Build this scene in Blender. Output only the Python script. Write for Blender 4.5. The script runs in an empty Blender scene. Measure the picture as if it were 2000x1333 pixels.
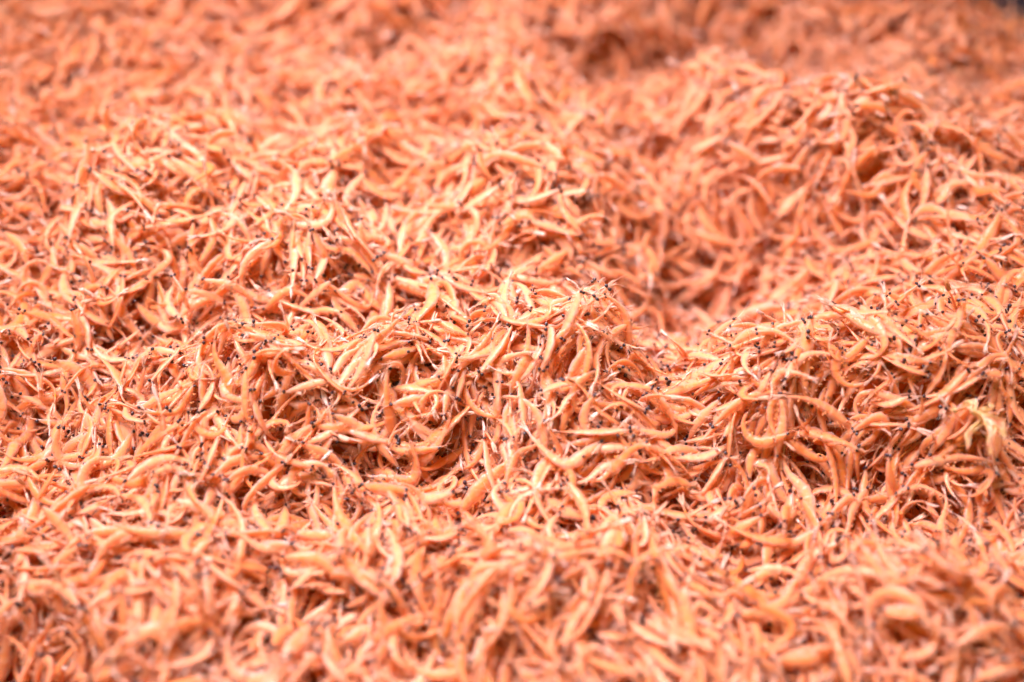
import bpy, math, random
import numpy as np
from mathutils import Matrix, Vector

RNG = np.random.default_rng(11)
random.seed(11)
sc = bpy.context.scene
col = sc.collection

# ------------------------------------------------------------------ camera
PITCH = math.radians(50.0)
DIST = 0.38
LENS, SENSOR = 38.0, 36.0
cam_d = bpy.data.cameras.new('camera')
cam = bpy.data.objects.new('camera', cam_d); col.objects.link(cam)
CAM = np.array([0.0, -DIST * math.cos(PITCH), DIST * math.sin(PITCH)])
cam.location = CAM
cam.rotation_euler = (math.pi / 2 - PITCH, 0, 0)
cam_d.lens = LENS; cam_d.sensor_width = SENSOR
cam_d.clip_start = 0.005; cam_d.clip_end = 60
cam_d.dof.use_dof = True
cam_d.dof.focus_distance = 0.362
cam_d.dof.aperture_fstop = 2.8
cam_d.dof.aperture_blades = 9
sc.camera = cam

# ------------------------------------------------------------------ light
world = bpy.data.worlds.new('World'); sc.world = world
world.use_nodes = True
bg = world.node_tree.nodes['Background']
bg.inputs['Color'].default_value = (1.0, 0.62, 0.08, 1)
bg.inputs['Strength'].default_value = 0.42

def area(name, loc, target, size, power, color):
    d = bpy.data.lights.new(name, 'AREA'); d.shape = 'DISK'; d.size = size
    d.energy = power; d.color = color; d.spread = math.radians(66)
    o = bpy.data.objects.new(name, d); col.objects.link(o)
    o.location = loc
    o.rotation_euler = (Vector(target) - Vector(loc)).to_track_quat('-Z', 'Y').to_euler()
    o['kind'] = 'helper'
    return o
area('market_lamp', (-0.20, 0.19, 0.64), (0.0, 0.012, 0), 0.44, 3.9, (1.0, 0.89, 1.0))

sc.view_settings.view_transform = 'Standard'
sc.view_settings.look = 'None'
sc.view_settings.gamma = 1.0
sc.view_settings.use_curve_mapping = False
sc.view_settings.exposure = 0.0
sc.render.engine = 'CYCLES'
sc.cycles.use_denoising = True
sc.cycles.max_bounces = 10
sc.cycles.diffuse_bounces = 11
sc.cycles.glossy_bounces = 2
sc.cycles.use_adaptive_sampling = True
sc.cycles.adaptive_threshold = 0.08
sc.cycles.adaptive_min_samples = 20
sc.cycles.transmission_bounces = 11
sc.cycles.transparent_max_bounces = 12
sc.cycles.sample_clamp_indirect = 6.0

# ------------------------------------------------------------------ materials
def new_mat(name):
    m = bpy.data.materials.new(name); m.use_nodes = True
    nt = m.node_tree; nt.nodes.clear()
    return m, nt, nt.nodes, nt.links

def ramp(nd, stops):
    r = nd.new('ShaderNodeValToRGB'); e = r.color_ramp.elements
    while len(e) < len(stops): e.new(0.5)
    for el, (p, c) in zip(e, stops):
        el.position = p; el.color = c if len(c) == 4 else (*c, 1)
    return r

def shrimp_material(name, thin=False):
    """dried shrimp shell: pale translucent rim, orange flesh in the middle, red freckles"""
    m, nt, nd, lk = new_mat(name)
    out = nd.new('ShaderNodeOutputMaterial')
    tone = nd.new('ShaderNodeAttribute'); tone.attribute_type = 'INSTANCER'; tone.attribute_name = 'tone'
    fl = nd.new('ShaderNodeAttribute'); fl.attribute_type = 'GEOMETRY'; fl.attribute_name = 'flesh'
    tc = nd.new('ShaderNodeTexCoord')
    off = nd.new('ShaderNodeVectorMath'); off.operation = 'SCALE'; off.inputs[0].default_value = (17, 31, 23)
    lk.new(tone.outputs['Fac'], off.inputs['Scale'])
    add = nd.new('ShaderNodeVectorMath'); add.operation = 'ADD'
    lk.new(tc.outputs['Object'], add.inputs[0]); lk.new(off.outputs[0], add.inputs[1])
    P = add.outputs[0]
    # colours along the tone axis: pale pink -> salmon -> orange -> amber
    shell = ramp(nd, [(0.0, (0.95, 0.80, 0.74)), (0.5, (0.93, 0.66, 0.50)), (1.0, (0.90, 0.52, 0.28))] if thin else
                 [(0.0, (0.96, 0.80, 0.76)), (0.35, (0.95, 0.70, 0.62)), (0.70, (0.93, 0.60, 0.46)), (1.0, (0.90, 0.50, 0.28))])
    flesh = ramp(nd, [(0.0, (0.95, 0.64, 0.42)), (0.35, (0.93, 0.54, 0.26)), (0.70, (0.91, 0.46, 0.13)), (1.0, (0.88, 0.42, 0.06))])
    lk.new(tone.outputs['Fac'], shell.inputs[0]); lk.new(tone.outputs['Fac'], flesh.inputs[0])
    n1 = nd.new('ShaderNodeTexNoise'); n1.inputs['Scale'].default_value = 17; n1.inputs['Detail'].default_value = 3
    n1.inputs['Roughness'].default_value = 0.65
    lk.new(P, n1.inputs['Vector'])
    mm = nd.new('ShaderNodeMath'); mm.operation = 'MULTIPLY_ADD'; mm.inputs[1].default_value = 1.5; mm.inputs[2].default_value = -0.75
    lk.new(n1.outputs['Fac'], mm.inputs[0])
    ad = nd.new('ShaderNodeMath'); ad.operation = 'ADD'; ad.use_clamp = True
    lk.new(fl.outputs['Fac'], ad.inputs[0]); lk.new(mm.outputs[0], ad.inputs[1])
    mix = nd.new('ShaderNodeMix'); mix.data_type = 'RGBA'
    lk.new(ad.outputs[0], mix.inputs['Factor']); lk.new(shell.outputs[0], mix.inputs['A']); lk.new(flesh.outputs[0], mix.inputs['B'])
    # red freckles
    vo = nd.new('ShaderNodeTexVoronoi'); vo.inputs['Scale'].default_value = 21; vo.inputs['Randomness'].default_value = 1
    lk.new(P, vo.inputs['Vector'])
    fr = ramp(nd, [(0.10, (1, 1, 1)), (0.24, (0, 0, 0))]); lk.new(vo.outputs['Distance'], fr.inputs[0])
    n2 = nd.new('ShaderNodeTexNoise'); n2.inputs['Scale'].default_value = 6; lk.new(P, n2.inputs['Vector'])
    fm = ramp(nd, [(0.44, (0, 0, 0)), (0.56, (0.8, 0.8, 0.8))]); lk.new(n2.outputs['Fac'], fm.inputs[0])
    fx = nd.new('ShaderNodeMath'); fx.operation = 'MULTIPLY'
    lk.new(fr.outputs[0], fx.inputs[0]); lk.new(fm.outputs[0], fx.inputs[1])
    mix2 = nd.new('ShaderNodeMix'); mix2.data_type = 'RGBA'
    lk.new(fx.outputs[0], mix2.inputs['Factor']); lk.new(mix.outputs['Result'], mix2.inputs['A'])
    mix2.inputs['B'].default_value = (0.62, 0.11, 0.06, 1)
    C = mix2.outputs['Result']
    # shrivelled relief
    n3 = nd.new('ShaderNodeTexNoise'); n3.inputs['Scale'].default_value = 48; n3.inputs['Detail'].default_value = 2
    lk.new(P, n3.inputs['Vector'])
    bp = nd.new('ShaderNodeBump'); bp.inputs['Strength'].default_value = 0.22; bp.inputs['Distance'].default_value = 0.02
    lk.new(n3.outputs['Fac'], bp.inputs['Height'])
    pr = nd.new('ShaderNodeBsdfPrincipled')
    lk.new(C, pr.inputs['Base Color']); lk.new(bp.outputs[0], pr.inputs['Normal'])
    pr.inputs['Roughness'].default_value = 0.38
    pr.inputs['Specular IOR Level'].default_value = 0.5
    pr.inputs['Coat Weight'].default_value = 0.8
    pr.inputs['Coat IOR'].default_value = 1.6
    pr.inputs['Coat Roughness'].default_value = 0.20
    pr.inputs['Subsurface Weight'].default_value = 0.0
    pr.inputs['Subsurface Radius'].default_value = (1.0, 0.45, 0.22)
    pr.inputs['Subsurface Scale'].default_value = 0.0010
    tr = nd.new('ShaderNodeBsdfTranslucent'); lk.new(C, tr.inputs['Color']); lk.new(bp.outputs[0], tr.inputs['Normal'])
    ms = nd.new('ShaderNodeMixShader'); ms.inputs[0].default_value = 0.60 if thin else 0.50
    lk.new(pr.outputs[0], ms.inputs[1]); lk.new(tr.outputs[0], ms.inputs[2])
    # clear chitin: part of the light passes straight through the shell
    if thin:
        lk.new(ms.outputs[0], out.inputs['Surface'])
        return m
    tp = nd.new('ShaderNodeBsdfTransparent'); tp.inputs['Color'].default_value = (1.0, 0.84, 0.60, 1)
    mt = nd.new('ShaderNodeMixShader'); mt.inputs[0].default_value = CLEAR_FIN if thin else CLEAR_SHELL
    lk.new(ms.outputs[0], mt.inputs[1]); lk.new(tp.outputs[0], mt.inputs[2])
    lk.new(mt.outputs[0], out.inputs['Surface'])
    return m

CLEAR_SHELL, CLEAR_FIN = 0.55, 0.0
M_BODY = shrimp_material('shrimp_shell')
M_THIN = shrimp_material('shrimp_fins', True)

def simple(name, c, rough, spec=0.5, coat=0.0, scale=None, c2=None):
    m, nt, nd, lk = new_mat(name)
    out = nd.new('ShaderNodeOutputMaterial'); pr = nd.new('ShaderNodeBsdfPrincipled')
    pr.inputs['Roughness'].default_value = rough; pr.inputs['Specular IOR Level'].default_value = spec
    pr.inputs['Coat Weight'].default_value = coat
    tc = nd.new('ShaderNodeTexCoord'); n = nd.new('ShaderNodeTexNoise')
    n.inputs['Scale'].default_value = scale or 8; n.inputs['Detail'].default_value = 5
    lk.new(tc.outputs['Object'], n.inputs['Vector'])
    r = ramp(nd, [(0.35, c), (0.65, c2 or tuple(x * 1.5 for x in c))])
    lk.new(n.outputs['Fac'], r.inputs[0]); lk.new(r.outputs[0], pr.inputs['Base Color'])
    lk.new(pr.outputs[0], out.inputs['Surface'])
    return m
def flesh_material():
    m, nt, nd, lk = new_mat('shrimp_flesh')
    out = nd.new('ShaderNodeOutputMaterial'); df = nd.new('ShaderNodeBsdfDiffuse'); tr = nd.new('ShaderNodeBsdfTranslucent')
    tone = nd.new('ShaderNodeAttribute'); tone.attribute_type = 'INSTANCER'; tone.attribute_name = 'tone'
    r_ = ramp(nd, [(0.0, (0.94, 0.52, 0.10)), (0.5, (0.93, 0.45, 0.03)), (1.0, (0.86, 0.33, 0.01))]); lk.new(tone.outputs['Fac'], r_.inputs[0])
    lk.new(r_.outputs[0], df.inputs['Color']); lk.new(r_.outputs[0], tr.inputs['Color'])
    mx = nd.new('ShaderNodeMixShader'); mx.inputs[0].default_value = 0.5
    lk.new(df.outputs[0], mx.inputs[1]); lk.new(tr.outputs[0], mx.inputs[2]); lk.new(mx.outputs[0], out.inputs['Surface'])
    return m
M_FLESH = flesh_material()
M_EYE = simple('shrimp_eye', (0.016, 0.006, 0.012), 0.3, 0.5, 0.3)
M_CORE = simple('packed_shrimp', (0.60, 0.20, 0.04), 0.6, 0.3, 0, 260, (0.78, 0.28, 0.07))
M_TARP = simple('blue_tarpaulin', (0.004, 0.005, 0.022), 0.6, 0.3, 0, 30, (0.006, 0.008, 0.036))

# ------------------------------------------------------------------ shrimp shapes (unit length 1)
def tube(pts, rad, sides=5, close=True):
    """tapered tube along pts; returns verts, faces"""
    V, F = [], []
    n = len(pts)
    for i in range(n):
        t = pts[min(i + 1, n - 1)] - pts[max(i - 1, 0)]
        t = t / (np.linalg.norm(t) + 1e-9)
        a = np.cross(t, (0.31, 0.2, 0.93)); a /= np.linalg.norm(a) + 1e-9
        b = np.cross(t, a)
        for k in range(sides):
            f = 2 * math.pi * k / sides
            V.append(pts[i] + rad[i] * (a * math.cos(f) + b * math.sin(f)))
    for i in range(n - 1):
        for k in range(sides):
            k2 = (k + 1) % sides
            F.append((i * sides + k, i * sides + k2, (i + 1) * sides + k2, (i + 1) * sides + k))
    return V, F

class Geo:
    def __init__(self): self.v = []; self.f = []; self.a = []
    def add(self, V, F, a):
        o = len(self.v); self.v += [tuple(x) for x in V]
        self.f += [tuple(i + o for i in q) for q in F]
        self.a += list(a) if hasattr(a, '__len__') else [a] * len(V)
    def mesh(self, name, mat):
        me = bpy.data.meshes.new(name); me.from_pydata(self.v, [], self.f)
        at = me.attributes.new('flesh', 'FLOAT', 'POINT'); at.data.foreach_set('value', np.array(self.a, dtype=np.float32))
        me.polygons.foreach_set('use_smooth', [True] * len(me.polygons))
        me.materials.append(mat); me.update()
        return me

def blade(p0, d, side, nrm, length, width, curl, n=6):
    """thin pointed leaf (tail blade or antennal scale) with real thickness"""
    V, F = [], []
    for i in range(n + 1):
        s = i / n
        c = p0 + d * (length * s) + nrm * (curl * s * s * length)
        w = width * (0.45 + 0.75 * math.sin(math.pi * min(1, s * 0.86 + 0.14)) - 0.30 * s) * (1 if i < n else 0.18)
        th = 0.0045 * (1.1 - s)
        V += [c - side * w, c + nrm * th, c + side * w, c - nrm * th]
    for i in range(n):
        a = i * 4; b = a + 4
        for k in range(4):
            k2 = (k + 1) % 4
            F.append((a + k, a + k2, b + k2, b + k))
    F.append((n * 4, n * 4 + 1, n * 4 + 2, n * 4 + 3))
    return V, F

PROF_S = np.array([0, .03, .07, .11, .16, .22, .30, .38, .46, .56, .66, .76, .84, .885, .90])
PROF_D = np.array([.003, .007, .016, .030, .049, .068, .084, .088, .082, .066, .049, .036, .027, .021, .010])
PROF_W = np.array([.003, .007, .019, .029, .038, .045, .050, .050, .046, .039, .030, .023, .017, .013, .007])
NECK = [.40, .49, .58, .67, .76, .85]

def make_variant(idx, kind, bend, rnd):
    """one shrimp: spine curvature by kind, then body, eyes, tail fan, antennae, legs"""
    N = 46
    s = np.linspace(0, 1, 201)
    if kind == 'straight':   cp = [(0, .1), (.35, .2), (.5, 1), (.8, 1), (1, .3)]
    elif kind == 'bowed':    cp = [(0, .2), (.3, .5), (.45, 1.2), (.75, 1), (1, .4)]
    elif kind == 'hooked':   cp = [(0, .1), (.4, .15), (.52, .6), (.64, 2.6), (.78, 1.9), (.88, .3), (1, .1)]
    elif kind == 'elbowed':  cp = [(0, .05), (.36, .1), (.43, 3.2), (.52, 2.6), (.6, .3), (1, .2)]
    elif kind == 'curled':   cp = [(0, .35), (.3, .6), (.45, 1.25), (.8, 1.3), (1, .9)]
    else:                    cp = [(0, .2), (.3, .3), (.42, 1.5), (.55, .6), (.68, -1.2), (.85, -1.6), (1, -.6)]   # wavy
    k = np.interp(s, [c[0] for c in cp], [c[1] for c in cp])
    k = k / (np.abs(k).mean()) * math.radians(bend)
    k = k + rnd.normal(0, .35) * np.sin(s * 6.3 + rnd.uniform(0, 6))
    th = np.concatenate([[0], np.cumsum((k[1:] + k[:-1]) / 2 * np.diff(s))])
    dx, dy = np.cos(th), -np.sin(th)                        # curls towards -N (ventral)
    X = np.concatenate([[0], np.cumsum((dx[1:] + dx[:-1]) / 2 * np.diff(s))])
    Y = np.concatenate([[0], np.cumsum((dy[1:] + dy[:-1]) / 2 * np.diff(s))])
    Z = rnd.normal(0, .035) * np.sin(s * rnd.uniform(2, 5) + rnd.uniform(0, 6)) + rnd.normal(0, .05) * (s - .5) ** 2 * 2
    if kind == 'curled': Z = Z + (s - .5) * rnd.uniform(.08, .2)
    cx, cy, cz = X[:180].mean(), Y[:180].mean(), Z.mean()
    X -= cx; Y -= cy; Z -= cz
    tw = rnd.normal(0, .55) * s + rnd.normal(0, .25) * np.sin(s * 7)        # twist along the body
    def frame(q):
        p = np.array([np.interp(q, s, X), np.interp(q, s, Y), np.interp(q, s, Z)])
        q2 = min(1, q + .01); q1 = max(0, q - .01)
        t = np.array([np.interp(q2, s, A) - np.interp(q1, s, A) for A in (X, Y, Z)]); t /= np.linalg.norm(t)
        b = np.array([0, 0, 1.0]); b -= t * b.dot(t); b /= np.linalg.norm(b)
        n = np.cross(b, t)
        if np.dot(n, (-t[1], t[0], 0)) < 0: n = -n
        a = np.interp(q, s, tw); n, b = n * math.cos(a) + b * math.sin(a), b * math.cos(a) - n * math.sin(a)
        return p, t, n, b
    fat = rnd.uniform(.54, .88); flat = rnd.uniform(.65, 1.0)
    # ---- body
    R = 12
    st = np.sort(np.concatenate([np.linspace(0, .90, N), [c - .006 for c in NECK], [c + .006 for c in NECK]]))
    V, A, F = [], [], []
    ph = rnd.uniform(0, 6, 6)
    for q in st:
        p, t, n, b = frame(q)
        d = np.interp(q, PROF_S, PROF_D) * fat; w = np.interp(q, PROF_S, PROF_W) * fat * flat
        e = 1.0
        if q > NECK[0]:                                     # overlapping plates: each flares towards its rear edge
            j = max(i for i in range(6) if q >= NECK[i]); u = (q - NECK[j]) / .09
            e = .93 + .13 * min(1, u)
        elif .13 < q: e = 1.0 + .05 * (q - .13) / .27
        for kk in range(R):
            f = 2 * math.pi * kk / R
            c_, s_ = math.cos(f), math.sin(f)
            shr = 1 + .035 * math.sin(3 * f + q * 31 + ph[0]) + .05 * math.sin(2 * f - q * 47 + ph[1]) + .02 * math.sin(5 * f + q * 80 + ph[2])
            dv = d * (1.0 if c_ > 0 else .86)
            V.append(p + n * (dv * c_ * e * shr) + b * (w * s_ * e * shr))
            rim = abs(s_) ** .8                             # 1 on the flank, 0 on back and belly
            along = min(1, max(0, (q - .05) / .1)) * min(1, max(0, (.9 - q) / .14))
            seg = 0.0
            if q > NECK[0]: seg = -.35 * max(0, (u - .72) / .28)
            A.append(max(0, (-.12 + .78 * max(0, (rim - .30) / .70)) * along + seg))
    m = len(st)
    for i in range(m - 1):
        for kk in range(R):
            k2 = (kk + 1) % R
            F.append((i * R + kk, (i + 1) * R + kk, (i + 1) * R + k2, i * R + k2))
    F.append(tuple(range(R))); F.append(tuple(reversed(range((m - 1) * R, m * R))))
    body = Geo(); body.add(V, F, A)
    # antennal scales are part of the head
    p, t, n, b = frame(.07)
    for sg in (-1, 1):
        V, F = blade(p + b * sg * .014, -t * .97 + b * sg * .05 * rnd.uniform(.3, 1.6) - n * .06, b, n, rnd.uniform(.07, .12), .012, rnd.uniform(-.3, .3), 5)
        body.add(V, F, .05)
    # ---- the flesh inside the clear shell, shrunken and uneven
    meat = Geo(); q = np.linspace(.14, .86, 22); V = []; F = []
    for x in q:
        p, t, n, b = frame(x)
        k = (.60 + .12 * math.sin(x * 40 + ph[3])) * fat * min(1, (x - .10) / .10) * min(1, (.90 - x) / .08)
        d = np.interp(x, PROF_S, PROF_D) * k; w = np.interp(x, PROF_S, PROF_W) * k * flat
        for j in range(8):
            f = 2 * math.pi * j / 8
            V.append(p + n * (d * math.cos(f) + .006) + b * w * math.sin(f))
    for i in range(len(q) - 1):
        for j in range(8): F.append((i * 8 + j, (i + 1) * 8 + j, (i + 1) * 8 + (j + 1) % 8, i * 8 + (j + 1) % 8))
    meat.add(V, F, 1)
    # ---- eyes
    eyes = []
    for sg in (-1, 1):
        p, t, n, b = frame(.088)
        g = Geo(); c = p + b * sg * (.030 * fat * flat + .009) + n * .012 - t * .012
        r0 = .0198; rings = 6; segs = 8; V = []; F = []
        for i in range(rings + 1):
            la = math.pi * i / rings
            for j in range(segs):
                lo = 2 * math.pi * j / segs
                V.append(c + r0 * (b * sg * math.cos(la) * 1.15 + math.sin(la) * (t * math.cos(lo) + n * math.sin(lo))))
        for i in range(rings):
            for j in range(segs):
                j2 = (j + 1) % segs
                F.append((i * segs + j, i * segs + j2, (i + 1) * segs + j2, (i + 1) * segs + j))
        g.add(V, F, 0); eyes.append(g)
    # ---- tail fan: telson between two pairs of uropods
    tail = Geo(); p, t, n, b = frame(.885)
    spread = rnd.uniform(.02, .13)
    for sp, ln, wd in ((0, .14, .011), (.5, .16, .016), (-.5, .16, .016), (1, .15, .015), (-1, .15, .015)):
        a = spread * sp
        V, F = blade(p + b * sp * .006, t * math.cos(a) + b * math.sin(a), b * math.cos(a) - t * math.sin(a), n, ln * rnd.uniform(.85, 1.1), wd, rnd.uniform(-.25, .25), 5)
        tail.add(V, F, 0.05)
    # ---- antennae
    ants = []
    for sg in (-1, 1):
        g = Geo(); p, t, n, b = frame(.05)
        d0 = -t + b * sg * rnd.uniform(.1, .5) + n * rnd.uniform(-.2, .5); d0 /= np.linalg.norm(d0)
        L = rnd.uniform(.12, .3); bendv = n * rnd.normal(0, 1.3) + b * rnd.normal(0, 1.0) + t * rnd.uniform(.2, 1.6)
        q = np.linspace(0, 1, 11)
        pts = [p + d0 * L * x + bendv * (.5 * L * x * x) for x in q]
        V, F = tube(pts, [.0030 * (1 - .75 * x) for x in q], 4); g.add(V, F, .15); ants.append(g)
    # ---- walking legs and swimmerets
    legs = Geo()
    for i in range(2):
        q0 = .22 + .08 * i; p, t, n, b = frame(q0); d = np.interp(q0, PROF_S, PROF_D) * fat
        for sg in (-1, 1):
            L = rnd.uniform(.04, .07); sw = -.9 + .25 * i + rnd.normal(0, .25)
            d0 = -n + t * sw + b * sg * rnd.uniform(0, .5); d0 /= np.linalg.norm(d0)
            x = np.linspace(0, 1, 5)
            pts = [p - n * d * .7 + b * sg * .012 + d0 * L * y - t * (.5 * L * y * y) * rnd.uniform(.2, .9) for y in x]
            V, F = tube(pts, [.0055 * (1.1 - .8 * y) for y in x], 4); legs.add(V, F, .9)
    for i in range(4):
        q0 = .45 + .10 * i; p, t, n, b = frame(q0); d = np.interp(q0, PROF_S, PROF_D) * fat
        for sg in (-1, 1):
            d0 = -n * .8 + t * rnd.uniform(-.9, .9) + b * sg * rnd.uniform(0, .3); d0 /= np.linalg.norm(d0)
            sd = np.cross(d0, b); sd /= np.linalg.norm(sd) + 1e-9
            V, F = blade(p - n * d * .75 + b * sg * .01, d0, sd, b, rnd.uniform(.025, .045), .010, rnd.uniform(-.3, .3), 3)
            legs.add(V, F, .9)
    q = np.linspace(.06, .96, 13)
    spine = np.array([frame(x)[0] for x in q])
    rad = np.interp(q, PROF_S, PROF_D); rad[q > .9] = .022
    nm = 'shrimp_%s_%02d' % (kind, idx)
    meshes = [('body', body.mesh(nm + '_body', M_BODY))]
    meshes.append(('flesh', meat.mesh(nm + '_flesh', M_FLESH)))
    for g in eyes: meshes.append(('eye', g.mesh(nm + '_eye', M_EYE)))
    meshes.append(('tail_fan', tail.mesh(nm + '_tail', M_THIN)))
    for g in ants: meshes.append(('antenna', g.mesh(nm + '_antenna', M_THIN)))
    meshes.append(('leg_fringe', legs.mesh(nm + '_legs', M_THIN)))
    return dict(kind=kind, spine=spine, rad=rad * fat, meshes=meshes, name=nm, fat=fat)

KINDS = ([('straight', b) for b in (14, 22, 30, 36, 40, 46)] + [('bowed', b) for b in (55, 65, 75, 85, 95, 105, 118)]
         + [('hooked', b) for b in (95, 120, 145, 170)] + [('elbowed', b) for b in (60, 80, 100, 125, 140)]
         + [('curled', b) for b in (165, 195, 230, 265, 300)] + [('wavy', b) for b in (70, 95, 120, 150)])
WEIGHT = {'straight': 1.1, 'bowed': 1.5, 'hooked': 1.1, 'elbowed': .45, 'curled': .8, 'wavy': 1.5}
VAR = [make_variant(i, k, b, np.random.default_rng(100 + i)) for i, (k, b) in enumerate(KINDS)]
VW = np.array([WEIGHT[v['kind']] for v in VAR]); VW /= VW.sum()

# ------------------------------------------------------------------ relief of the heap (metres; features in mm)
MOUNDS = [(-21, -10, 13, 42, 14),
          (-65, -22, 8, 25, 13),
          (14, -9, 6, 18, 12),
          (33, -42, 10, 13, 12),
          (51, -46, -15, 6, 15),
          (103, -14, 13, 46, 12),
          (146, -21, 6, 28, 12),
          (71, -51, -11, 20, 8),
          (78, 47, -21, 36, 27),
          (48, -5, -10, 10, 16),
          (-103, 2, -10, 33, 9),
          (-68, -5, -9, 10, 6),
          (-38, 41, 8, 42, 12),
          (-131, 81, 11, 50, 32),
          (10, 81, 11, 40, 20),
          (37, 54, 9, 14, 10),
          (99, 146, 13, 24, 16),
          (125, 104, 13, 21, 18),
          (145, 76, 7, 24, 16),
          (182, 84, 11, 28, 20),
          (129, 153, -13, 17, 14),
          (92, 200, -26, 46, 26),
          (30, 174, -12, 13, 11),
          (-63, 180, -12, 15, 15),
          (-86, 117, -9, 13, 12),
          (-30, 107, -9, 13, 11),
          (58, 117, -12, 15, 18),
          (160, 33, 5, 36, 30),
          (26, -88, 7, 15, 8),
          (50, -111, 8, 13, 7),
          (-40, -84, 6, 22, 8),
          (-102, -105, 8, 19, 8),
          (-62, -103, -20, 11, 7),
          (-144, -119, -20, 19, 12),
          (68, -92, -9, 15, 8),
          (-15, -113, -9, 11, 6),
          (111, -95, 8, 22, 10),
          (-170, -34, -10, 13, 12),
          (224, 176, -16, 20, 16)]
TARP_Z = -0.06

def value_noise(x, y, cell, seed):
    r = np.random.default_rng(seed).uniform(-1, 1, (128, 128))
    gx, gy = x / cell + 50, y / cell + 50
    i, j = np.floor(gx).astype(int), np.floor(gy).astype(int)
    fx, fy = gx - i, gy - j
    fx = fx * fx * (3 - 2 * fx); fy = fy * fy * (3 - 2 * fy)
    g = lambda a, b: r[a % 128, b % 128]
    return (g(i, j) * (1 - fx) + g(i + 1, j) * fx) * (1 - fy) + (g(i, j + 1) * (1 - fx) + g(i + 1, j + 1) * fx) * fy

def heap_edge(x, y):
    """1 inside the heap, falling to 0 past its far edge"""
    far = 0.438 - np.clip((x - 0.10) * 1.2, 0, 1) + 0.02 * value_noise(x, y, .05, 9)
    return np.clip((far - y) / 0.07, 0, 1)

def relief(x, y):
    h = np.zeros_like(x)
    for (mx, my, a, sx, sy) in MOUNDS:
        h += (2.8 if a < 0 else 1.95) * a / 1000 * np.exp(-.5 * (((x * 1000 - mx) / sx) ** 2 + ((y * 1000 - my) / sy) ** 2))
    h += .0120 * value_noise(x, y, .036, 1) + .0060 * value_noise(x, y, .020, 2) + .0022 * value_noise(x, y, .011, 3)
    e = heap_edge(x, y); e = e * e * (3 - 2 * e)
    return h * e + (1 - e) * (TARP_Z + .001)

# ------------------------------------------------------------------ tarpaulin under the heap
def grid_mesh(name, xs, ys, zf, mat):
    X, Y = np.meshgrid(xs, ys); Z = zf(X, Y)
    nx, ny = len(xs), len(ys)
    V = np.stack([X.ravel(), Y.ravel(), Z.ravel()], 1)
    F = [(j * nx + i, j * nx + i + 1, (j + 1) * nx + i + 1, (j + 1) * nx + i) for j in range(ny - 1) for i in range(nx - 1)]
    me = bpy.data.meshes.new(name); me.from_pydata(V.tolist(), [], F)
    me.polygons.foreach_set('use_smooth', [True] * len(me.polygons)); me.materials.append(mat)
    return bpy.data.objects.new(name, me)
tarp = grid_mesh('tarpaulin', np.linspace(-2, 2, 90), np.linspace(-1.2, 3, 90),
                 lambda x, y: TARP_Z - .004 + .002 * value_noise(x, y, .12, 21), M_TARP)
tarp['kind'] = 'structure'; tarp['label'] = 'dark navy tarpaulin spread under the shrimp heap'
col.objects.link(tarp)

# ------------------------------------------------------------------ pile the shrimps up, one dropped on another
CELL = .0014
GX0, GX1, GY0, GY1 = -.42, .42, -.25, .60
gx = np.arange(GX0, GX1, CELL); gy = np.arange(GY0, GY1, CELL)
GXX, GYY = np.meshgrid(gx, gy, indexing='ij')
BASE = relief(GXX, GYY)
SINK = .0155
grid = BASE - SINK * np.clip(heap_edge(GXX, GYY) * 1.2, 0, 1)
NGX, NGY = grid.shape

for v in VAR:                                               # plane fit weights per variant (ridge-regularised)
    P = v['spine'][:, :2]; A = np.column_stack([P, np.ones(len(P))])
    v['pinv'] = np.linalg.solve(A.T @ A + np.diag([.02, .12, 1e-6]), A.T)

def in_view(x, y, margin):
    depth = (y - CAM[1]) * math.cos(PITCH) + CAM[2] * math.sin(PITCH)
    return (np.abs(x) < depth * SENSOR / LENS / 2 + margin) & (y > -.128 - margin) & (heap_edge(x, y) > .02)

spots = []
LAYERS, STEP = 5, .0072
for L in range(LAYERS):
    xx, yy = np.meshgrid(np.arange(-.40, .40, STEP), np.arange(-.23, .56, STEP))
    x = (xx + RNG.uniform(-.5, .5, xx.shape) * STEP * 1.6 + (L % 2) * STEP / 2).ravel()
    y = (yy + RNG.uniform(-.5, .5, xx.shape) * STEP * 1.6 + (L % 3) * STEP / 3).ravel()
    ok = in_view(x, y, .055); x, y = x[ok], y[ok]
    o = RNG.permutation(len(x)); spots.append(np.stack([x[o], y[o], np.full(len(x), L)], 1))
spots = np.concatenate(spots)
NS = len(spots)
flow = 3.6 * value_noise(spots[:, 0], spots[:, 1], .045, 5) + 1.4 * value_noise(spots[:, 0], spots[:, 1], .02, 6) + .25
yaw = flow + RNG.normal(0, .26, NS) + math.pi * (RNG.random(NS) < .5)
var = RNG.choice(len(VAR), NS, p=VW)
size = np.clip(RNG.normal(.0285, .0043, NS), .018, .039)
flip = RNG.random(NS) < .5
rollr = RNG.normal(0, .55, NS); pitchr = RNG.normal(0, .23, NS)
stray = RNG.random(NS) < .13
pitchr[stray] += RNG.normal(0, .45, stray.sum())
tone = np.clip(RNG.beta(1.6, 2.1, NS) * .88 + .10 * value_noise(spots[:, 0], spots[:, 1], .06, 8), .02, .98)

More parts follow.
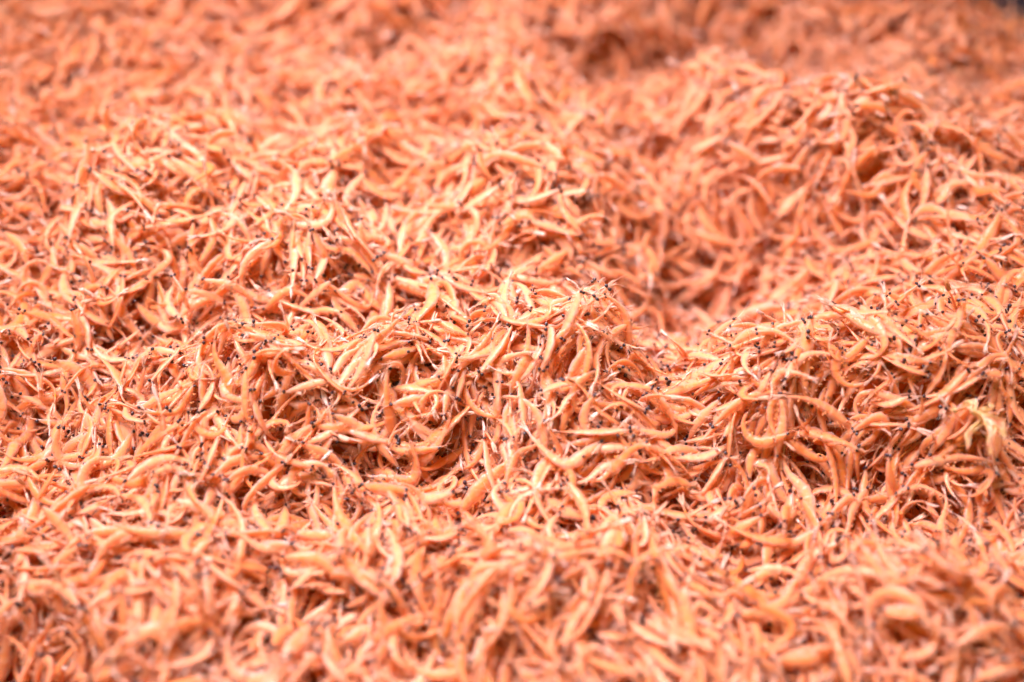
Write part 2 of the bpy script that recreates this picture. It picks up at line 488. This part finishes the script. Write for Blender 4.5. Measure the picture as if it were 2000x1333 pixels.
mats = np.zeros((NS, 3, 3)); locs = np.zeros((NS, 3))
for i in range(NS):
    v = VAR[var[i]]; sz = size[i]; x, y = spots[i, 0], spots[i, 1]
    c, s_ = math.cos(yaw[i]), math.sin(yaw[i])
    lp = v['spine'] * sz
    if flip[i]: lp = lp * (1, -1, -1)
    wx = lp[:, 0] * c - lp[:, 1] * s_ + x; wy = lp[:, 0] * s_ + lp[:, 1] * c + y
    ix = np.clip(((wx - GX0) / CELL).astype(int), 1, NGX - 2); iy = np.clip(((wy - GY0) / CELL).astype(int), 1, NGY - 2)
    g = grid[ix, iy]
    sl = v['pinv'] @ (g / sz)
    a = max(-.9, min(.9, sl[0])) + pitchr[i]; bb = max(-.8, min(.8, sl[1] * (-1 if flip[i] else 1)))
    ex = np.array([1, 0, a]); ex /= math.sqrt(1 + a * a)
    ey = np.array([0, 1, bb]); ey -= ex * ey.dot(ex); ey /= np.linalg.norm(ey)
    ez = np.cross(ex, ey)
    cr, sr = math.cos(rollr[i]), math.sin(rollr[i])
    ey, ez = ey * cr + ez * sr, ez * cr - ey * sr
    Mx = np.column_stack([ex, ey, ez])
    if flip[i]: Mx = Mx @ np.diag([1, -1, -1])
    Rz = np.array([[c, -s_, 0], [s_, c, 0], [0, 0, 1]])
    Mx = Rz @ Mx
    wp = (v['spine'] * sz) @ Mx.T
    ix = np.clip(((wp[:, 0] + x - GX0) / CELL).astype(int), 1, NGX - 2); iy = np.clip(((wp[:, 1] + y - GY0) / CELL).astype(int), 1, NGY - 2)
    g = grid[ix, iy] - wp[:, 2]
    g.sort()
    z = g[6] + .0006                                        # rests on its highest supports, sinks a little
    top = wp[:, 2] + z + v['rad'] * sz * .45
    np.maximum.at(grid, (ix, iy), top)
    np.maximum.at(grid, (ix + 1, iy), top - .0004); np.maximum.at(grid, (ix, iy + 1), top - .0004)
    np.maximum.at(grid, (ix - 1, iy), top - .0004); np.maximum.at(grid, (ix, iy - 1), top - .0004)
    mats[i] = Mx; locs[i] = (x, y, z)
import sys
print(file=sys.stderr)
print('shrimps', NS, 'rise mm', (grid - BASE)[100:-100, 100:400].mean() * 1000)

# ------------------------------------------------------------------ which shrimps show largest from the front of the heap
def visible_pixels(W=1024, H=682):
    ids, X, Y, Zd, Rr = [], [], [], [], []
    tt = np.linspace(0, 12, 40)
    fwd = np.array([0, math.cos(PITCH), -math.sin(PITCH)]); up = np.array([0, math.sin(PITCH), math.cos(PITCH)])
    for k, v in enumerate(VAR):
        sel = np.where(var == k)[0]
        sp = np.stack([np.interp(tt, np.arange(13), v['spine'][:, j]) for j in range(3)], 1)
        rd = np.interp(tt, np.arange(13), v['rad'])
        Pw = np.einsum('nij,pj->npi', mats[sel], sp) * size[sel][:, None, None] + locs[sel][:, None, :]
        d = Pw - CAM
        dep = d @ fwd
        ids.append(np.repeat(sel, len(tt))); X.append((W / 2 + d[..., 0] / dep * LENS / SENSOR * W).ravel())
        Y.append((H / 2 - (d @ up) / dep * LENS / SENSOR * W).ravel()); Zd.append(dep.ravel())
        Rr.append((rd[None, :] * size[sel][:, None] * .8 / dep * LENS / SENSOR * W).ravel())
    ids, X, Y, Zd, Rr = map(np.concatenate, (ids, X, Y, Zd, Rr))
    zb = np.full(W * H, 9.0); ib = np.full(W * H, -1)
    offs = [(a, b) for a in range(-8, 9) for b in range(-8, 9)]
    for pas in range(2):
        for a, b in offs:
            r2 = a * a + b * b
            m = (Rr * Rr >= r2)
            px = np.round(X[m]).astype(int) + a; py = np.round(Y[m]).astype(int) + b
            k = (px >= 0) & (px < W) & (py >= 0) & (py < H)
            pp = py[k] * W + px[k]; zz = Zd[m][k]; ii = ids[m][k]
            if pas == 0: np.minimum.at(zb, pp, zz)
            else:
                hit = zz <= zb[pp]; ib[pp[hit]] = ii[hit]
    return np.bincount(ib[ib >= 0], minlength=NS)
vis = visible_pixels()
order = np.argsort(-vis)
CHOSEN = order[:300]
chosen = np.zeros(NS, bool); chosen[CHOSEN] = True
print('visible shrimps', (vis > 20).sum(), 'smallest chosen', vis[CHOSEN[-1]])

# ------------------------------------------------------------------ the mass of shrimps: one stuff object
src = bpy.data.collections.new('shrimp_shapes')
for v in VAR:
    g_v, g_f, g_a, g_m = [], [], [], []
    me = bpy.data.meshes.new(v['name'])
    slot = {M_BODY: 0, M_EYE: 1, M_THIN: 2, M_FLESH: 3}
    for part, pm in v['meshes']:
        o = len(g_v)
        g_v += [tuple(p.co) for p in pm.vertices]
        for p in pm.polygons:
            g_f.append(tuple(i + o for i in p.vertices)); g_m.append(slot[pm.materials[0]])
        g_a += [d.value for d in pm.attributes['flesh'].data]
    me.from_pydata(g_v, [], g_f)
    at = me.attributes.new('flesh', 'FLOAT', 'POINT'); at.data.foreach_set('value', np.array(g_a, dtype=np.float32))
    for mt in slot: me.materials.append(mt)
    me.polygons.foreach_set('material_index', g_m)
    me.polygons.foreach_set('use_smooth', [True] * len(g_f)); me.update()
    src.objects.link(bpy.data.objects.new(v['name'], me))
order_names = sorted(v['name'] for v in VAR)
rank = np.array([order_names.index(v['name']) for v in VAR])

def piled(name, sel):
    me = bpy.data.meshes.new(name)
    me.from_pydata(locs[sel].tolist(), [], [])
    eul = np.array([Matrix(mats[i].tolist()).to_euler()[:] for i in sel], dtype=np.float32)
    me.attributes.new('turn', 'FLOAT_VECTOR', 'POINT').data.foreach_set('vector', eul.ravel())
    me.attributes.new('grow', 'FLOAT', 'POINT').data.foreach_set('value', size[sel].astype(np.float32))
    me.attributes.new('tone', 'FLOAT', 'POINT').data.foreach_set('value', tone[sel].astype(np.float32))
    me.attributes.new('shape', 'INT', 'POINT').data.foreach_set('value', rank[var[sel]].astype(np.int32))
    ob = bpy.data.objects.new(name, me); col.objects.link(ob)
    ng = bpy.data.node_groups.new(name, 'GeometryNodeTree')
    ng.interface.new_socket('Geometry', in_out='INPUT', socket_type='NodeSocketGeometry')
    ng.interface.new_socket('Geometry', in_out='OUTPUT', socket_type='NodeSocketGeometry')
    nd, lk = ng.nodes, ng.links
    gi = nd.new('NodeGroupInput'); go = nd.new('NodeGroupOutput')
    ci = nd.new('GeometryNodeCollectionInfo'); ci.inputs['Collection'].default_value = src
    ci.inputs['Separate Children'].default_value = True; ci.inputs['Reset Children'].default_value = True
    ip = nd.new('GeometryNodeInstanceOnPoints'); ip.inputs['Pick Instance'].default_value = True
    def attr(n, t):
        a = nd.new('GeometryNodeInputNamedAttribute'); a.data_type = t; a.inputs['Name'].default_value = n
        return a.outputs['Attribute']
    lk.new(gi.outputs[0], ip.inputs['Points']); lk.new(ci.outputs[0], ip.inputs['Instance'])
    lk.new(attr('shape', 'INT'), ip.inputs['Instance Index'])
    lk.new(attr('turn', 'FLOAT_VECTOR'), ip.inputs['Rotation'])
    lk.new(attr('grow', 'FLOAT'), ip.inputs['Scale'])
    lk.new(ip.outputs[0], go.inputs[0])
    md = ob.modifiers.new('shrimps', 'NODES'); md.node_group = ng
    return ob
heap = piled('shrimp_heap', np.where(~chosen)[0])
heap['kind'] = 'stuff'; heap['category'] = 'shrimp heap'
heap['label'] = 'wide tumbled heap of tiny dried orange pink shrimps with black eyes'
core = grid_mesh('packed_lower_layer', np.arange(-.40, .40, .0025), np.arange(-.24, .56, .0025),
                 lambda x, y: np.maximum(relief(x, y) - SINK - .0005 + .0025 * value_noise(x, y, .004, 31) - .03 * (1 - heap_edge(x, y)), TARP_Z - .02), M_CORE)
core['kind'] = 'stuff'; core.parent = heap; col.objects.link(core)

# ------------------------------------------------------------------ a scrap of pale skin lying among the shrimps
M_SCRAP, nt, nd, lk = new_mat('pale_skin')
out = nd.new('ShaderNodeOutputMaterial'); pr = nd.new('ShaderNodeBsdfPrincipled'); tr = nd.new('ShaderNodeBsdfTranslucent')
tc = nd.new('ShaderNodeTexCoord'); nz = nd.new('ShaderNodeTexNoise'); nz.inputs['Scale'].default_value = 190; nz.inputs['Detail'].default_value = 4
lk.new(tc.outputs['Object'], nz.inputs['Vector'])
rp = ramp(nd, [(0.34, (0.66, 0.56, 0.40)), (0.45, (0.90, 0.70, 0.32)), (0.54, (0.94, 0.74, 0.52)), (0.64, (0.95, 0.60, 0.40))])
lk.new(nz.outputs['Fac'], rp.inputs[0]); lk.new(rp.outputs[0], pr.inputs['Base Color']); lk.new(rp.outputs[0], tr.inputs['Color'])
pr.inputs['Roughness'].default_value = 0.28; pr.inputs['Coat Weight'].default_value = 0.5
mx = nd.new('ShaderNodeMixShader'); mx.inputs[0].default_value = 0.6
lk.new(pr.outputs[0], mx.inputs[1]); lk.new(tr.outputs[0], mx.inputs[2]); lk.new(mx.outputs[0], out.inputs['Surface'])

def surface_at(x, y):
    return float(grid[int((x - GX0) / CELL), int((y - GY0) / CELL)])
SX, SY = 0.1450, -0.0460
scrap = bpy.data.objects.new('skin_scrap', None); col.objects.link(scrap)
scrap.location = (SX, SY, max(surface_at(SX + a * .004, SY + b * .004) for a in (-1, 0, 1) for b in (-1, 0, 1)) + .0010)
scrap.scale = (.66, .66, .66)
scrap['label'] = 'crumpled pale yellow grey scrap of translucent skin caught among the shrimps'; scrap['category'] = 'skin scrap'
def flap(name, ang, length, width, lift, seed):
    """one folded lobe of skin, a thin closed sheet with real thickness"""
    rn = np.random.default_rng(seed); nu, nv = 18, 15; V = []; F = []
    p = rn.uniform(0, 6, 6); ca, sa = math.cos(ang), math.sin(ang)
    for side in (1, -1):
        for i in range(nu):
            u = i / (nu - 1)
            for j in range(nv):
                w = j / (nv - 1) * 2 - 1
                half = width * (.30 + .9 * math.sin(math.pi * min(1, .15 + u * .85)) * (1 - .3 * u)) * (1 - .75 * max(0, u - .75) / .25)
                x = u * length; y = w * half * (1 - .2 * math.sin(5 * u + p[0])) + .0016 * math.sin(6 * u + p[3])
                z = (lift * math.sin(math.pi * u * .9) - .0035 * u + .0013 * math.sin(w * 5.5 + u * 3 + p[1]) + .0007 * math.sin(w * 12 - u * 5 + p[2])
                     + .0006 * math.sin(u * 17 + w * 3 + p[4]) - .0022 * w * w * math.cos(p[5] + 2 * u) + side * .00012 * (1 - abs(w) ** 6))
                V.append((x * ca - y * sa, x * sa + y * ca, z))
    n = nu * nv
    for i in range(nu - 1):
        for j in range(nv - 1):
            a, b, c, d = i * nv + j, i * nv + j + 1, (i + 1) * nv + j + 1, (i + 1) * nv + j
            F.append((a, d, c, b)); F.append((n + a, n + b, n + c, n + d))
    me = bpy.data.meshes.new(name); me.from_pydata(V, [], F); me.materials.append(M_SCRAP)
    me.polygons.foreach_set('use_smooth', [True] * len(F))
    o = bpy.data.objects.new(name, me); col.objects.link(o); o.parent = scrap
    return o
for ang, ln, wd, lf, sd in ((-1.5, .021, .0021, .0030, 1), (-2.05, .018, .0016, .0024, 2), (-.95, .016, .0022, .0032, 3), (1.9, .010, .0024, .0020, 4), (.7, .011, .0014, .0024, 5), (2.6, .012, .0013, .0022, 6)):
    flap('flap', ang, ln, wd, lf, sd)

# ------------------------------------------------------------------ the shrimps that show largest, each its own thing
SPOTS = [(-21, -4, 'on the crest of the long ridge'),
         (-69, -20, 'on the low end of the long ridge'),
         (33, -39, 'on the steep hump below the long ridge'),
         (51, -51, 'in the narrow crevice beside the steep hump'),
         (106, -9, 'on the crest of the broad ridge'),
         (71, -54, 'in the shaded undercut below the broad ridge'),
         (-62, -105, 'at the rim of the dark pit'),
         (-104, -104, 'on the knoll beside the dark pit'),
         (-138, -119, 'in the dim hollow past the knoll'),
         (67, -94, 'in the shallow dip'),
         (51, -112, 'on the knoll beside the shallow dip'),
         (24, -87, 'on the small rounded hump'),
         (-14, -115, 'in the short trough'),
         (112, -94, 'on the wide smooth shoulder'),
         (-40, -82, 'on the low bank above the pit'),
         (147, -43, 'near the pale yellow scrap'),
         (-162, -37, 'in the flank hollow'),
         (-102, 0, 'in the hollow behind the long ridge'),
         (77, 43, 'in the deep golden hollow'),
         (-38, 43, 'on the second ridge'),
         (-32, -53, 'on the slope below the long ridge'),
         (104, -59, 'on the slope below the broad ridge'),
         (-112, -62, 'on the gentle flank slope'),
         (3, -64, 'on the saddle below the steep hump'),
         (-133, 87, 'on the high pink slope'),
         (10, 87, 'on the far pink bluff'),
         (144, 90, 'on the diagonal far ridge')]
SHAPE = {'straight': ('almost straight', 'faintly bent'), 'bowed': ('gently bowed', 'deeply bowed'), 'hooked': ('tail hooked', 'tail hooked round'),
         'elbowed': ('bent at an elbow', 'sharply elbowed'), 'curled': ('curled in a C', 'curled into a ring'), 'wavy': ('S shaped', 'strongly S shaped')}
MID = {'straight': 31, 'bowed': 85, 'hooked': 130, 'elbowed': 95, 'curled': 220, 'wavy': 105}
def describe(i):
    kind, bend = KINDS[var[i]]
    t = tone[i]
    hue = 'pale pink' if t < .24 else 'peach' if t < .40 else 'salmon' if t < .56 else 'orange' if t < .74 else 'deep orange'
    big = 'tiny' if size[i] < .0242 else 'big' if size[i] > .0330 else ('slim' if VAR[var[i]]['fat'] < .65 else 'plump' if VAR[var[i]]['fat'] > .77 else 'medium')
    up = -mats[i][2, 0]                                      # height of the head over the tail
    pose = 'head raised' if up > .38 else 'tail raised' if up < -.38 else 'lying flat'
    d = [((locs[i][0] * 1000 - a) ** 2 + (locs[i][1] * 1000 - b) ** 2, w) for a, b, w in SPOTS]
    return '%s %s shrimp' % (big, hue), SHAPE[kind][int(bend > MID[kind])], pose, min(d)[1]
words = {i: describe(i) for i in CHOSEN}
labels, taken = {}, {}
count = {}
for i in CHOSEN: count['%s, %s, %s, %s' % words[i]] = count.get('%s, %s, %s, %s' % words[i], 0) + 1
for i in CHOSEN:                                             # look-alikes in one spot: name the shrimp each one touches
    a, b, c, d = words[i]
    opts = ['%s, %s, %s, %s' % words[i]] if count['%s, %s, %s, %s' % words[i]] == 1 else []
    near = sorted((np.sum((locs[j] - locs[i]) ** 2), j) for j in CHOSEN if j != i)[:3]
    for q, j in near:
        if q < .017 ** 2:
            e = words[j][0].replace(' shrimp', '')
            opts += ['%s, %s, beside a %s one %s' % (a, b, e, d), '%s, %s, %s, beside a %s one' % (a, b, c, e)]
    opts.append('%s, %s, %s, %s' % words[i])
    opts = [o for o in opts if len(o.split()) <= 16] or ['%s, %s, %s' % (a, b, d)]
    labels[i] = next((o for o in opts if o not in taken), opts[-1])
    taken[labels[i]] = 1
for n, i in enumerate(CHOSEN):
    v = VAR[var[i]]
    root = bpy.data.objects.new('dried_shrimp', None); col.objects.link(root)
    root.empty_display_size = .005
    root.matrix_world = Matrix.Translation(locs[i].tolist()) @ Matrix(mats[i].tolist()).to_4x4() @ Matrix.Scale(float(size[i]), 4)
    root['label'] = labels[i]
    root['category'] = 'shrimp'; root['group'] = 'dried shrimps on the heap'
    for part, me in v['meshes']:
        p = bpy.data.objects.new(part, me); col.objects.link(p); p.parent = root
        p['tone'] = float(tone[i])
        if part == 'leg_fringe': p['kind'] = 'stuff'
